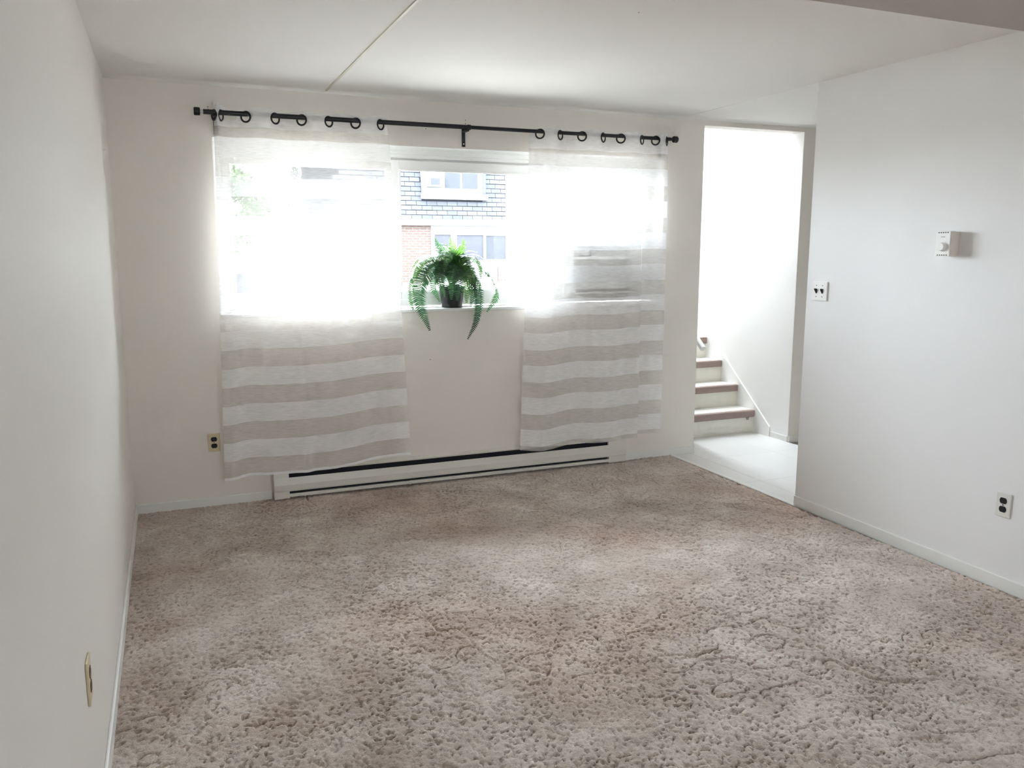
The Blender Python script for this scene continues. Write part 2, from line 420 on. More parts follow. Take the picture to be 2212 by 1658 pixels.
gaps *= np.clip(0.35 + 0.8*value_noise(nx, ny, lx, ly, 0.3, 12), 0, 1)
hgt = 0.0045*t1 + 0.0025*t2 - 0.008*gaps + 0.004*value_noise(nx, ny, lx, ly, 0.05, 3) + 0.006*value_noise(nx, ny, lx, ly, 0.35, 4)
# a few parted furrows where the pile has been brushed
fur = value_noise(nx, ny, lx, ly, 0.11, 5); fur2 = value_noise(nx, ny, lx, ly, 0.4, 6)
line = np.exp(-((fur - 0.5) / 0.018) ** 2) * np.clip((fur2 - 0.62) * 6, 0, 1)
hgt -= 0.010 * line
hgt -= hgt.max()
gx = np.linspace(CX0, CX1, nx); gy = np.linspace(CY0, CY1, ny)
jx = (np.random.default_rng(8).random((nx, ny)) - 0.5) * 0.003; jy = (np.random.default_rng(9).random((nx, ny)) - 0.5) * 0.003
jx[0] = jx[-1] = 0; jy[:, 0] = jy[:, -1] = 0
P = np.stack([gx[:, None] + jx, gy[None, :] + jy, hgt + 0.004], -1).reshape(-1, 3)
idx = np.arange(nx*ny).reshape(nx, ny)
q = np.stack([idx[:-1, :-1], idx[1:, :-1], idx[1:, 1:], idx[:-1, 1:]], -1).reshape(-1, 4)
# coarse continuation towards and behind the camera + edge skirt
ex = np.array([[CX0, YB, -0.006], [CX1, YB, -0.006], [CX1, CY0 + 0.002, -0.006], [CX0, CY0 + 0.002, -0.006],
               [CX1, CY0, -0.002], [CX1, CY1, -0.002], [CX1 + 0.004, CY1, -0.02], [CX1 + 0.004, CY0, -0.02]])
nb = len(P); P = np.vstack([P, ex]); q = np.vstack([q, [[nb, nb+1, nb+2, nb+3], [nb+4, nb+7, nb+6, nb+5]]])
me = bpy.data.meshes.new('carpet_pile')
me.vertices.add(len(P)); me.vertices.foreach_set('co', P.astype(np.float32).ravel())
me.loops.add(q.size); me.loops.foreach_set('vertex_index', q.astype(np.int32).ravel())
me.polygons.add(len(q)); me.polygons.foreach_set('loop_start', (np.arange(len(q))*4).astype(np.int32))
me.polygons.foreach_set('use_smooth', np.ones(len(q), dtype=bool))
me.update(); me.validate(); me.materials.append(carpet_m)
carpet = bpy.data.objects.new('carpet_pile', me); COL.objects.link(carpet); carpet.parent = floor
carpet['kind'] = 'stuff'; carpet['label'] = 'mottled taupe cut-pile carpet'
# vinyl floor of the hall and landing, tile by tile
tile = 0.61; tid = 0
for i in range(-1, 4):
    for j in range(-2, 3):
        x0, x1 = 3.52 + i*tile, 3.52 + (i+1)*tile; y0, y1 = 4.22 + j*tile, 4.22 + (j+1)*tile
        x0, x1 = max(x0, 3.372), min(x1, HX); y0, y1 = max(y0, YR - 0.0), min(y1, 5.46)
        if x1 - x0 < 0.02 or y1 - y0 < 0.02: continue
        if y1 > D + 0.01 and x0 > D1: continue
        if y1 > D + 0.01: x1 = min(x1, D1)
        g = 0.0006
        part('vinyl_tile', MB().box(x0+g, x1-g, y0+g, y1-g, -0.02, -0.006), vinyl_m, floor, bevel=0.0006, segs=1)
# threshold strip at the carpet edge
b = MB(); b.prism([(3.338, -0.02), (3.338, 0.001), (3.344, 0.004), (3.366, 0.003), (3.374, -0.005), (3.374, -0.02)], 'y', YR - 0.02, D)
struct('trim_4', b, trim_m, 'white threshold strip between carpet and vinyl')
# --- baseboards
def board(name, x0, x1, y0, y1, h, label):
    return struct(name, MB().box(x0, x1, y0, y1, -0.012, h), trim_m, label, bevel=0.004)
board('baseboard_left', XL, XL + 0.011, YB, D - 0.011, 0.052, 'low white baseboard along the left wall')
board('baseboard_right', XR - 0.011, XR, YB, YR, 0.052, 'low white baseboard along the right wall')
board('baseboard_far', XL, 0.505, D - 0.010, D, 0.048, 'low baseboard under the window wall left of the heater')
board('baseboard_far.001', 2.955, D0 + 0.004, D - 0.012, D, 0.045, 'short baseboard between heater and doorway')
board('baseboard_hall', D1 + 0.002, HX, D - 0.010, D, 0.045, 'low baseboard right of the doorway')

# --- stairwell shell
b = MB()
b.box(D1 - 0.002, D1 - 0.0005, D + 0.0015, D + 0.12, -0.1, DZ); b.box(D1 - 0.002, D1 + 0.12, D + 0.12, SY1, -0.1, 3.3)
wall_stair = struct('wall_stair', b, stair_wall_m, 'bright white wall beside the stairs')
b = MB(); b.box(3.45, 3.76, D + WT, SY1, GZ - 0.6, 3.3)
wall_st_l = struct('wall_stair_outer', b, stucco_m, 'pale outer wall of the stairwell seen through the window')
b = MB(); b.box(3.45, D1 + 0.12, D + 0.12, 5.9, 3.3, 3.4); b.box(3.45, 3.78, 5.9, 8.3, 3.3, 3.4); b.box(4.42, D1 + 0.12, 5.9, 8.3, 3.3, 3.4); b.box(3.45, D1 + 0.12, 8.3, SY1, 3.3, 3.4)
b.box(3.45, D1 + 0.12, D + 0.06, D + 0.12, CH + 0.1, 3.4)
struct('ceiling_stair', b, ceil_m, 'ceiling over the stairwell')
# entry door with full glass at the top landing
door = bpy.data.objects.new('door_1', None); COL.objects.link(door); door.location = (4.1, SY1 - 0.05, 1.26); door['kind'] = 'structure'
door['label'] = 'glazed entry door at the top landing'
b = MB(); b.box(3.76, 3.83, SY1 - 0.09, SY1 - 0.02, 1.26, 3.3); b.box(4.385, 4.445, SY1 - 0.09, SY1 - 0.02, 1.26, 3.3)
b.box(3.83, 4.385, SY1 - 0.09, SY1 - 0.02, 1.26, 1.38); b.box(3.83, 4.385, SY1 - 0.09, SY1 - 0.02, 3.12, 3.3)
part('door_frame', b, trim_m, door, bevel=0.003)
part('pane', MB().box(3.83, 4.385, SY1 - 0.06, SY1 - 0.052, 1.38, 3.12), glass_m, door)

roof_fill = bpy.data.objects.new('window_fill_roof', None); COL.objects.link(roof_fill); roof_fill.location = (4.1, 7.1, 3.3); roof_fill['kind'] = 'structure'; roof_fill['label'] = 'added unseen roof light brightening the stairs'  # unseen roof light, added to brighten the stairwell
b = MB(); b.box(3.78, 3.82, 5.9, 8.3, 3.30, 3.42); b.box(4.38, 4.42, 5.9, 8.3, 3.30, 3.42); b.box(3.82, 4.38, 5.9, 5.94, 3.30, 3.42); b.box(3.82, 4.38, 8.26, 8.3, 3.30, 3.42)
part('curb_frame', b, trim_m, roof_fill, bevel=0.003)
part('pane', MB().box(3.82, 4.38, 5.94, 8.26, 3.36, 3.368), glass_m, roof_fill)
# --- brick course showing on the outer stairwell wall
bz = 0.62
k = 0
while bz < 3.0:
    w = 0.125 if k % 2 == 0 else 0.085
    part('brick', MB().box(3.438, 3.452, 7.94 - w/2, 7.94 + w/2, bz, bz + 0.115), obrick_m if k % 2 == 0 else stucco_m, wall_st_l, bevel=0.003, segs=1)
    bz += 0.128; k += 1

# ================================================================== WINDOW
win = bpy.data.objects.new('window_1', None); COL.objects.link(win); win.location = (1.75, YF, WZ0); win['kind'] = 'structure'
win['label'] = 'wide white vinyl sliding window over a deep sill'
YG = YF + 0.045
def frame_rect(b, x0, x1, z0, z1, t, y0, y1, tb=None, tt=None):
    tb = t if tb is None else tb; tt = t if tt is None else tt
    b.box(x0, x0 + t, y0, y1, z0, z1); b.box(x1 - t, x1, y0, y1, z0, z1)
    b.box(x0 + t, x1 - t, y0, y1, z0, z0 + tb); b.box(x0 + t, x1 - t, y0, y1, z1 - tt, z1)
    return b
b = MB(); frame_rect(b, W0, W1, WZ0 + 0.012, WZ1, 0.055, YF, YF + 0.09, 0.045, 0.03)
part('outer_frame', b, upvc_m, win, bevel=0.003)
b = MB(); b.box(W0 + 0.055, W1 - 0.055, YF + 0.008, YF + 0.016, WZ1 - 0.052, WZ1 - 0.03); b.box(W0 + 0.055, W1 - 0.055, YF + 0.02, YF + 0.03, WZ1 - 0.068, WZ1 - 0.03)
b.box(W0 + 0.055, W1 - 0.055, YF + 0.06, YF + 0.09, WZ1 - 0.08, WZ1 - 0.03)
part('head_track', b, upvc_m, win, bevel=0.0015)
b = MB(); b.box(W0 + 0.055, 2.40, YF + 0.006, YF + 0.012, WZ0 + 0.055, WZ0 + 0.07); b.box(W0 + 0.055, 2.40, YF + 0.03, YF + 0.036, WZ0 + 0.055, WZ0 + 0.075)
part('sill_track', b, upvc_m, win, bevel=0.001)
# fixed left light
b = MB(); frame_rect(b, 0.322, 1.375, 1.175, 2.052, 0.056, YF + 0.035, YF + 0.075, 0.050, 0.056)
s1 = part('sash', b, upvc_m, win, bevel=0.003); part('pane', MB().box(0.37, 1.33, YG + 0.012, YG + 0.018, 1.22, 2.0), glass_m, s1)
# sliding centre sash, nearer the room
b = MB(); frame_rect(b, 1.342, 2.415, 1.168, 2.055, 0.052, YF + 0.004, YF + 0.034, 0.056, 0.058)
s2 = part('sash', b, upvc_m, win, bevel=0.003); part('pane', MB().box(1.39, 2.37, YF + 0.017, YF + 0.022, 1.22, 2.0), glass_m, s2)
b = MB(); b.box(1.394, 1.402, YF - 0.002, YF + 0.004, 1.226, 1.994); b.box(2.355, 2.363, YF - 0.002, YF + 0.004, 1.226, 1.994); b.box(1.402, 2.355, YF - 0.002, YF + 0.004, 1.224, 1.231); b.box(1.402, 2.355, YF - 0.002, YF + 0.004, 1.989, 1.997)
part('glazing_bead', b, upvc_m, s2)
# right light: small pane over the filler panel that holds the air conditioner
b = MB(); frame_rect(b, 2.425, 3.180, 1.610, 2.055, 0.052, YF + 0.02, YF + 0.065, 0.045, 0.04)
s3 = part('sash', b, upvc_m, win, bevel=0.003); part('pane', MB().box(2.47, 3.13, YG + 0.0, YG + 0.006, 1.65, 2.02), glass_m, s3)
AX0, AX1, AZ0, AZ1 = 2.572, 3.070, 1.168, 1.566
b = MB(); b.box(2.425, AX0, YF + 0.03, YF + 0.06, 1.165, 1.61); b.box(AX1, 3.18, YF + 0.03, YF + 0.06, 1.165, 1.61); b.box(AX0, AX1, YF + 0.03, YF + 0.06, AZ1, 1.61)
part('filler_panel', b, upvc_m, win, bevel=0.002)
# sill board
b = MB(); b.box(W0, W1, D - 0.006, YF + 0.02, WZ0 - 0.016, WZ0 + 0.004)
part('sill_board', b, upvc_m, win, bevel=0.004)
# painted reveal lining
b = MB(); b.box(W0, W1, D + 0.002, YF + 0.02, WZ1 - 0.004, WZ1 + 0.004); b.box(W1 - 0.004, W1 + 0.004, D + 0.002, YF + 0.02, WZ0 + 0.004, WZ1 - 0.004); b.box(W0 - 0.004, W0 + 0.004, D + 0.002, YF + 0.02, WZ0 + 0.004, WZ1 - 0.004)
part('reveal_lining', b, upvc_m, win)
# unseen rear window, added as fill light for the room
rear_fill = bpy.data.objects.new('window_fill_rear', None); COL.objects.link(rear_fill); rear_fill.location = (1.6, YB, RZ0); rear_fill['kind'] = 'structure'; rear_fill['label'] = 'added fill window in the wall behind the camera'
b = MB(); frame_rect(b, RX0, RX1, RZ0, RZ1, 0.05, YB - 0.09, YB - 0.03); b.box(1.57, 1.63, YB - 0.09, YB - 0.03, RZ0 + 0.05, RZ1 - 0.05)
part('outer_frame', b, upvc_m, rear_fill, bevel=0.003)
part('pane', MB().box(RX0 + 0.05, 1.57, YB - 0.064, YB - 0.058, RZ0 + 0.05, RZ1 - 0.05), glass_m, rear_fill)
part('pane', MB().box(1.63, RX1 - 0.05, YB - 0.064, YB - 0.058, RZ0 + 0.05, RZ1 - 0.05), glass_m, rear_fill)

# ================================================================== STAIRCASE
st = thing('staircase', 'white stairs with brown nosings climbing beyond the doorway', 'stairs', (4.1, 5.42, 0))
NY = [5.420 + 0.2315*k for k in range(7)]; RISE = 0.1795
for k in range(7):
    z1 = RISE * (k + 1); y0 = NY[k]; y1 = NY[k] + 0.2315 + 0.03 if k < 6 else SY1 - 0.09
    t = part('tread', MB().box(3.762, 4.4305, y0 + 0.012, y1, z1 - 0.030, z1), tread_m, st, bevel=0.002)
    part('riser', MB().box(3.762, 4.4305, y0 + 0.022, y0 + 0.042, z1 - RISE - (0.02 if k == 0 else 0.0), z1 - 0.028), riser_m, st)
    # rubber nosing with a rounded front lip
    pr = [(y0 + 0.045, z1 + 0.003), (y0 + 0.006, z1 + 0.003), (y0 + 0.001, z1 - 0.002), (y0, z1 - 0.010), (y0 + 0.001, z1 - 0.048), (y0 + 0.006, z1 - 0.054), (y0 + 0.014, z1 - 0.054), (y0 + 0.014, z1 - 0.006), (y0 + 0.045, z1 - 0.001)]
    part('nosing', MB().prism(pr, 'x', 3.767, 4.424), nosing_m, t, bevel=0.001, segs=1, label='brown rubber stair nosing')
b = MB(); b.prism([(4.345, 0.126), (4.347, 0.118), (4.350, 0.106), (4.366, 0.105), (4.368, 0.117), (4.372, 0.126)], 'y', 5.4215, 5.427)
part('torn_flap', b, nosing_m, st, label='torn bit hanging from the lowest nosing')
# skirt board along the wall
b = MB(); s0, s1_ = 5.245, 6.9
b.prism([(s0, -0.012), (s0, 0.075), (s1_, 0.075 + 0.805*(s1_-s0)), (s1_, -0.012)], 'x', D1 - 0.014, D1)
sk = struct('trim_5', b, stair_wall_m, 'sloping skirt board beside the stairs', bevel=0.0015)
board('baseboard_stair', D1 - 0.008, D1, D + 0.005, s0 - 0.002, 0.04, 'short baseboard at the foot of the stair wall')
# handrail
hr = thing('handrail', 'white handrail end with dark bracket beside the stairs', 'handrail', (3.82, 5.43, 0.7))
b = MB(); a0 = Vector((3.895, 5.430, 0.716)); dr = Vector((0, 0.79, 0.61)).normalized(); L_ = 1.7
n = dr.orthogonal().normalized(); up = Vector((1, 0, 0)); sd = dr.cross(up)
rings = []
for t in (0, L_):
    c = a0 + dr * t
    rings.append([c + up*x + sd*y for x, y in ((-0.012, -0.022), (0.012, -0.022), (0.020, -0.014), (0.020, 0.014), (0.012, 0.022), (-0.012, 0.022), (-0.020, 0.014), (-0.020, -0.014))])
bb = b.quad_strip(rings); b.f.append(tuple(range(bb, bb+8))); b.f.append(tuple(range(bb+8, bb+16)))
part('rail', b, trim_m, hr)
b = MB(); b.tube((3.762, 5.50, 0.66), (3.83, 5.50, 0.69), 0.007, 8); b.tube((3.83, 5.50, 0.69), (3.893, 5.50, 0.757), 0.007, 8)
part('bracket', b, black_m, hr, smooth=True)
b = MB(); b.tube((3.762, 6.5, 1.44), (3.83, 6.5, 1.47), 0.007, 8); b.tube((3.83, 6.5, 1.47), (3.893, 6.5, 1.53), 0.007, 8)
part('bracket', b, black_m, hr, smooth=True)

# ================================================================== BASEBOARD HEATER
ht = thing('baseboard_heater', 'long off-white electric baseboard heater under the window', 'heater', (1.73, D - 0.03, 0.0))
HX0, HX1 = 0.512, 2.945
b = MB(); b.box(HX0 + 0.09, HX1 - 0.14, D - 0.006, D - 0.001, 0.010, 0.172); b.prism([(D - 0.001, 0.178), (D - 0.001, 0.168), (D - 0.040, 0.160), (D - 0.042, 0.168)], 'x', HX0 + 0.085, HX1 - 0.135)
part('back_plate', b, heater_m, ht)
b = MB(); b.box(HX0 + 0.09, HX1 - 0.14, D - 0.050, D - 0.007, 0.058, 0.118); b.box(HX0 + 0.09, HX1 - 0.14, D - 0.034, D - 0.007, 0.030, 0.158)
part('heating_element', b, dark_m, ht)
pr = [(D - 0.052, 0.045), (D - 0.060, 0.048), (D - 0.062, 0.056), (D - 0.062, 0.088), (D - 0.052, 0.131), (D - 0.049, 0.131), (D - 0.058, 0.088), (D - 0.058, 0.057)]
part('front_cover', MB().prism(pr, 'x', HX0 + 0.002, HX1 - 0.002), heater_m, ht)
b = MB(); b.prism([(D - 0.064, 0.013), (D - 0.064, 0.029), (D - 0.058, 0.032), (D - 0.006, 0.016), (D - 0.006, 0.010)], 'x', HX0 + 0.088, HX1 - 0.138)
part('bottom_lip', b, heater_m, ht)
for x0, x1 in ((HX0, HX0 + 0.09), (HX1 - 0.14, HX1)):
    b = MB(); b.prism([(D - 0.001, 0.002), (D - 0.056, 0.002), (D - 0.058, 0.010), (D - 0.0575, 0.090), (D - 0.046, 0.164), (D - 0.040, 0.171), (D - 0.001, 0.178)], 'x', x0, x1)
    part('end_cap', b, heater_m, ht, bevel=0.002)

# ================================================================== CURTAINS
YROD = D - 0.078; ZROD = 2.237
LR = [0.288, 0.322, 0.453, 0.612, 0.757, 0.911, 1.066, 1.214]
RR = [2.247, 2.391, 2.548, 2.705, 2.837, 3.001, 3.106, 3.195]
RING_Z = ZROD - 0.015
def smooth(a, b_, x): 
    t = np.clip((x - a) / (b_ - a), 0, 1); return t*t*(3-2*t)
def make_curtain(name, label, mat, rings, xt, xb, ztop, zbot, top_fn, low_fn, sag_fn):
    root = thing(name, label, 'curtain', ((xt[0]+xt[1])/2, YROD, zbot), 'sheer striped window curtains')
    zs = np.concatenate([np.arange(ztop, 2.12, -0.004), np.linspace(2.12, zbot, 190)])
    nu = 300; u = np.linspace(0, 1, nu)
    xtop = xt[0] + (xt[1]-xt[0]) * u
    ext = np.concatenate([[rings[0] - 0.10], rings, [rings[-1] + 0.10]])
    ph = np.interp(xtop, ext, np.arange(-1, len(rings) + 1) * math.pi)
    A = 0.030
    topf = -np.sin(ph) * A
    # keep narrow end folds from bulging too far
    V = np.zeros((len(zs), nu, 3)); ok = np.ones((len(zs), nu), bool)
    for i, z in enumerate(zs):
        t = (ztop - z) / (ztop - zbot)
        x = xtop + ((xb[0]-xt[0])*(1-u) + (xb[1]-xt[1])*u) * t
        wtop = float(np.exp(-max(0, (2.20 - z)) / 0.22))
        y = YROD + topf*wtop + (1-wtop)*low_fn(u, t)
        V[i, :, 0] = x; V[i, :, 1] = np.minimum(y, D - 0.012); V[i, :, 2] = z + sag_fn(u, t) + (top_fn(u) if z > 2.12 else 0) * np.clip((z - 2.2) / 0.08, 0, 1)
    verts = V.reshape(-1, 3)
    faces = []
    idx = np.arange(len(zs)*nu).reshape(len(zs), nu)
    cent = (V[:-1, :-1] + V[1:, 1:]) / 2
    hole = np.zeros(cent.shape[:2], bool)
    for rx in rings:
        i_ = np.argmin(abs(xtop - rx)); du = np.gradient(V[5, :, 0])[i_], np.gradient(V[5, :, 1])[i_]
        Lt = math.hypot(*du); tx, ty = du[0]/Lt, du[1]/Lt
        s = (cent[..., 0] - rx)*tx + (cent[..., 1] - YROD)*ty
        hole |= (s**2 + (cent[..., 2] - RING_Z)**2 < 0.0255**2)
    q = np.stack([idx[:-1, :-1], idx[1:, :-1], idx[1:, 1:], idx[:-1, 1:]], -1)[~hole]
    me = bpy.data.meshes.new('fabric'); me.from_pydata(verts.tolist(), [], q.reshape(-1, 4).tolist())
    at = me.attributes.new('cloth_v', 'FLOAT', 'POINT'); at.data.foreach_set('value', np.repeat(zs, nu).astype(np.float32))
    for p in me.polygons: p.use_smooth = True
    me.materials.append(mat)
    fab = link('fabric', me, root)
    # grommets follow the cloth direction where it crosses the rod
    gm = MB(); nseg, nr = 28, 8
    rings_ = []
    for k in range(nseg):
        a = 2*math.pi*k/nseg; rr = []
        for j in range(nr):
            bb_ = 2*math.pi*j/nr; R = 0.0275 + 0.0055*math.cos(bb_); rr.append((R*math.cos(a), 0.004*math.sin(bb_), R*math.sin(a)))
        rings_.append(rr)
    rings_.append(rings_[0]); gm.quad_strip(rings_)
    gme = gm.mesh('grommet', black_m, smooth=True)
    for rx in rings:
        i_ = np.argmin(abs(xtop - rx)); dx, dy = np.gradient(V[5, :, 0])[i_], np.gradient(V[5, :, 1])[i_]
        o = link('grommet', gme); o.parent = root
        o.location = Vector((rx, YROD, RING_Z)) - root.location; o.rotation_euler = (0, 0, math.atan2(dy, dx))
        o['label'] = 'black ring grommet'
    return root
pit = 0.2145
cmL = curtain_mat('voile_left', 0.825 - 0.002 - 3*pit, pit, 0.50, 2.165, 0.192)
cmR = curtain_mat('voile_right', 0.744 - 3*pit, pit, 0.475, 2.165, 0.0)
def low_L(u, t):
    f = 0.009*np.sin(2*math.pi*(2.6*u + 0.10)) + 0.003*np.sin(2*math.pi*(6.1*u + 0.3 + 0.1*t)) + 0.0012*np.sin(2*math.pi*(11*u + 0.2*t))
    f += -0.030*np.exp(-((u - 0.04)/0.05)**2) - 0.018*np.exp(-((u - 0.43)/0.035)**2)*t
    return f - 0.020*t - 0.022*t*u
def sag_L(u, t): return t*(0.050*smooth(0.55, 1.0, u) + 0.006*np.sin(2*math.pi*(1.6*u + 0.1)) - 0.014*(1 - smooth(0, 0.18, u)))
def top_L(u): return 0.010*np.sin(2*math.pi*(4.2*u + 0.2)) + 0.030*np.exp(-(u/0.035)**2)
curtL = make_curtain('sheer_curtain', 'sheer white and beige striped curtain hanging left of the potted fern', cmL, LR, (0.286, 1.262), (0.232, 1.345), 2.266, 0.176, top_L, low_L, sag_L)
def low_R(u, t):
    f = 0.010*np.sin(2*math.pi*(2.3*u + 0.45)) + 0.003*np.sin(2*math.pi*(5.2*u + 0.1 + 0.1*t)) + 0.001*np.sin(2*math.pi*(12*u))
    f += -0.045*smooth(0.70, 0.80, u)*(1 - smooth(0.81, 0.825, u))*(0.3 + 0.7*t)
    return f - 0.018*t
def sag_R(u, t): return t*(0.005*np.sin(2*math.pi*(1.9*u + 0.55)) + 0.012*smooth(0.6, 0.8, u) + 0.012*smooth(0.80, 0.84, u) - 0.012*(1 - smooth(0.0, 0.3, u))*0 - 0.016*np.exp(-((u-0.17)/0.12)**2))
def top_R(u): return 0.010*np.sin(2*math.pi*(3.6*u + 0.6)) + 0.014*smooth(0.9, 1.0, u)
curtR = make_curtain('sheer_curtain', 'sheer white and beige striped curtain hanging right of the potted fern', cmR, RR, (2.183, 3.212), (2.108, 3.196), 2.262, 0.172, top_R, low_R, sag_R)

# curtain rod
rod = thing('curtain_rod', 'black metal curtain rod with drum finials above the window', 'curtain rod', (1.75, YROD, ZROD))
part('rod_tube', MB().tube((0.232, YROD, ZROD), (1.765, YROD, ZROD), 0.0135, 16), black_m, rod, smooth=False)
part('rod_tube', MB().tube((1.765, YROD, ZROD), (3.225, YROD, ZROD), 0.0115, 16), black_m, rod)
b = MB(); b.lathe((1.768, YROD, ZROD), [(0.0136, -0.012), (0.016, -0.010), (0.016, 0.010), (0.0116, 0.012)], 16, 'x'); part('collar', b, black_m, rod, smooth=True)
for s, x in ((-1, 0.200), (1, 3.262)):
    b = MB(); b.lathe((x, YROD, ZROD), [(0.001, -0.016), (0.019, -0.016), (0.022, -0.012), (0.022, 0.012), (0.019, 0.016), (0.001, 0.016)], 24, 'x')
    o = part('finial', b, black_m, rod); auto_smooth(o)
    b = MB(); b.tube((x - s*0.013, YROD, ZROD), (x - s*0.036, YROD, ZROD), 0.0095, 14); part('finial_neck', b, clear_m if s < 0 else black_m, rod)
for x in (0.296, 1.757, 3.19):
    b = MB(); b.box(x - 0.011, x + 0.011, D - 0.006, D - 0.0005, 2.128, 2.245); b.box(x - 0.011, x + 0.011, YROD - 0.004, D - 0.004, 2.213, 2.222)
    br = part('bracket', b, black_m, rod, bevel=0.001)
    b = MB(); rr = []
    for k in range(13):
        a = math.pi + math.pi*k/12*1.15; rr.append([(x - 0.010, YROD + 0.0165*math.cos(a), ZROD + 0.0165*math.sin(a)), (x + 0.010, YROD + 0.0165*math.cos(a), ZROD + 0.0165*math.sin(a)), (x + 0.010, YROD + 0.0195*math.cos(a), ZROD + 0.0195*math.sin(a)), (x - 0.010, YROD + 0.0195*math.cos(a), ZROD + 0.0195*math.sin(a))])
    b.quad_strip(rr); part('cradle', b, black_m, br)
    b = MB(); b.tube((x, D - 0.0075, 2.145), (x, D - 0.0055, 2.145), 0.0045, 10); part('screw', b, clear_m, br)

# ================================================================== AIR CONDITIONER
ac = thing('window_air_conditioner', 'grey window air conditioner with louvred front behind the right curtain', 'air conditioner', (2.82, YF, AZ0))
AY = 5.145
part('body', MB().box(AX0 + 0.006, AX1 - 0.006, AY + 0.03, 5.75, AZ0, AZ1 - 0.004), ac_m, ac, bevel=0.006)
b = MB(); frame_rect(b, AX0, AX1, AZ0 + 0.02, AZ1, 0.024, AY, AY + 0.032, 0.075, 0.05); b.box(AX0 + 0.024, AX1 - 0.024, AY, AY + 0.032, 1.425, 1.447)
part('front_frame', b, ac_m, ac, bevel=0.004)
part('grille_backing', MB().box(AX0 + 0.02, AX1 - 0.02, AY + 0.022, AY + 0.031, AZ0 + 0.05, AZ1 - 0.02), acd_m, ac)
b = MB()
for k in range(17):
    z = 1.268 + k*0.0094; b.prism([(AY + 0.003, z), (AY + 0.004, z - 0.0045), (AY + 0.020, z + 0.001), (AY + 0.020, z + 0.0035)], 'x', AX0 + 0.024, AX1 - 0.024)
o = part('louvre', b, ac_m, ac); o['kind'] = 'stuff'
b = MB()
for k in range(5): z = 1.452 + k*0.013; b.prism([(AY + 0.004, z), (AY + 0.005, z - 0.003), (AY + 0.02, z + 0.004), (AY + 0.02, z + 0.007)], 'x', 2.735, AX1 - 0.024)
o = part('air_outlet', b, ac_m, ac); o['kind'] = 'stuff'
part('control_panel', MB().box(2.600, 2.722, AY + 0.006, AY + 0.022, 1.452, 1.512), surf('ac_panel', (0.36, 0.36, 0.37), 0.4), ac, bevel=0.002)
for x in (2.63, 2.69):
    b = MB(); b.lathe((x, AY + 0.006, 1.482), [(0.0165, 0.0), (0.0155, -0.012), (0.001, -0.013)], 18, 'y'); part('knob', b, ac_m, ac, smooth=True)
b = MB(); b.box(AX0 + 0.03, AX1 - 0.02, AY - 0.002, AY + 0.002, 1.205, 1.222); b.box(AX0 + 0.02, AX1 - 0.01, AY - 0.0015, AY + 0.002, 1.180, 1.184); part('base_slot', b, acd_m, ac)
# white prop rod leaning on the sill
b = MB(); b.tube((2.585, 5.128, 1.218), (2.668, 5.088, 1.127), 0.0045, 10)
tag(link('prop_stick', b.mesh('prop_stick', trim_m)), 'thin white stick leaning on the air conditioner above the sill', 'stick')

# ================================================================== FERN
PX, PY = 1.698, 5.122
fern = thing('potted_fern', 'bushy green fern in a black pot on the window sill', 'potted plant', (PX, PY, WZ0 + 0.004))
b = MB(); zb = WZ0 + 0.0045
b.lathe((PX, PY, zb), [(0.001, 0.0), (0.062, 0.0), (0.068, 0.004), (0.082, 0.118), (0.088, 0.120), (0.089, 0.138), (0.084, 0.140), (0.080, 0.136), (0.078, 0.120), (0.060, 0.118), (0.001, 0.120)], 32)
o = part('pot', b, pot_m, fern); auto_smooth(o)
b = MB(); b.lathe((PX, PY, zb + 0.121), [(0.078, 0.0), (0.05, 0.010), (0.02, 0.016), (0.001, 0.017)], 20); part('moss', b, soil_m, fern, smooth=True)
F_ = 1779.14
_yaw, _pit = math.radians(22.506), math.radians(9.287)
_fw = Vector((math.sin(_yaw)*math.cos(_pit), math.cos(_yaw)*math.cos(_pit), -math.sin(_pit))); _r = Vector((math.cos(_yaw), -math.sin(_yaw), 0)); _u = _r.cross(_fw)
def at(px, py, Y):
    d = _fw + _r*((px-1106)/F_) - _u*((py-829)/F_); return Vector((0, 0, CAM_H)) + d*(Y/d.y)
root_p = Vector((PX, PY, zb + 0.125))
def catmull(pts, n):
    P_ = [pts[0]*2 - pts[1]] + pts + [pts[-1]*2 - pts[-2]]; out = []
    m = len(pts) - 1
    for k in range(n):
        s = k/(n-1)*m; i = min(int(s), m-1); t = s - i; a, b_, c, d = P_[i:i+4]
        out.append(0.5*((2*b_) + (c-a)*t + (2*a-5*b_+4*c-d)*t*t + (3*b_-a-3*c+d)*t**3))
    return out
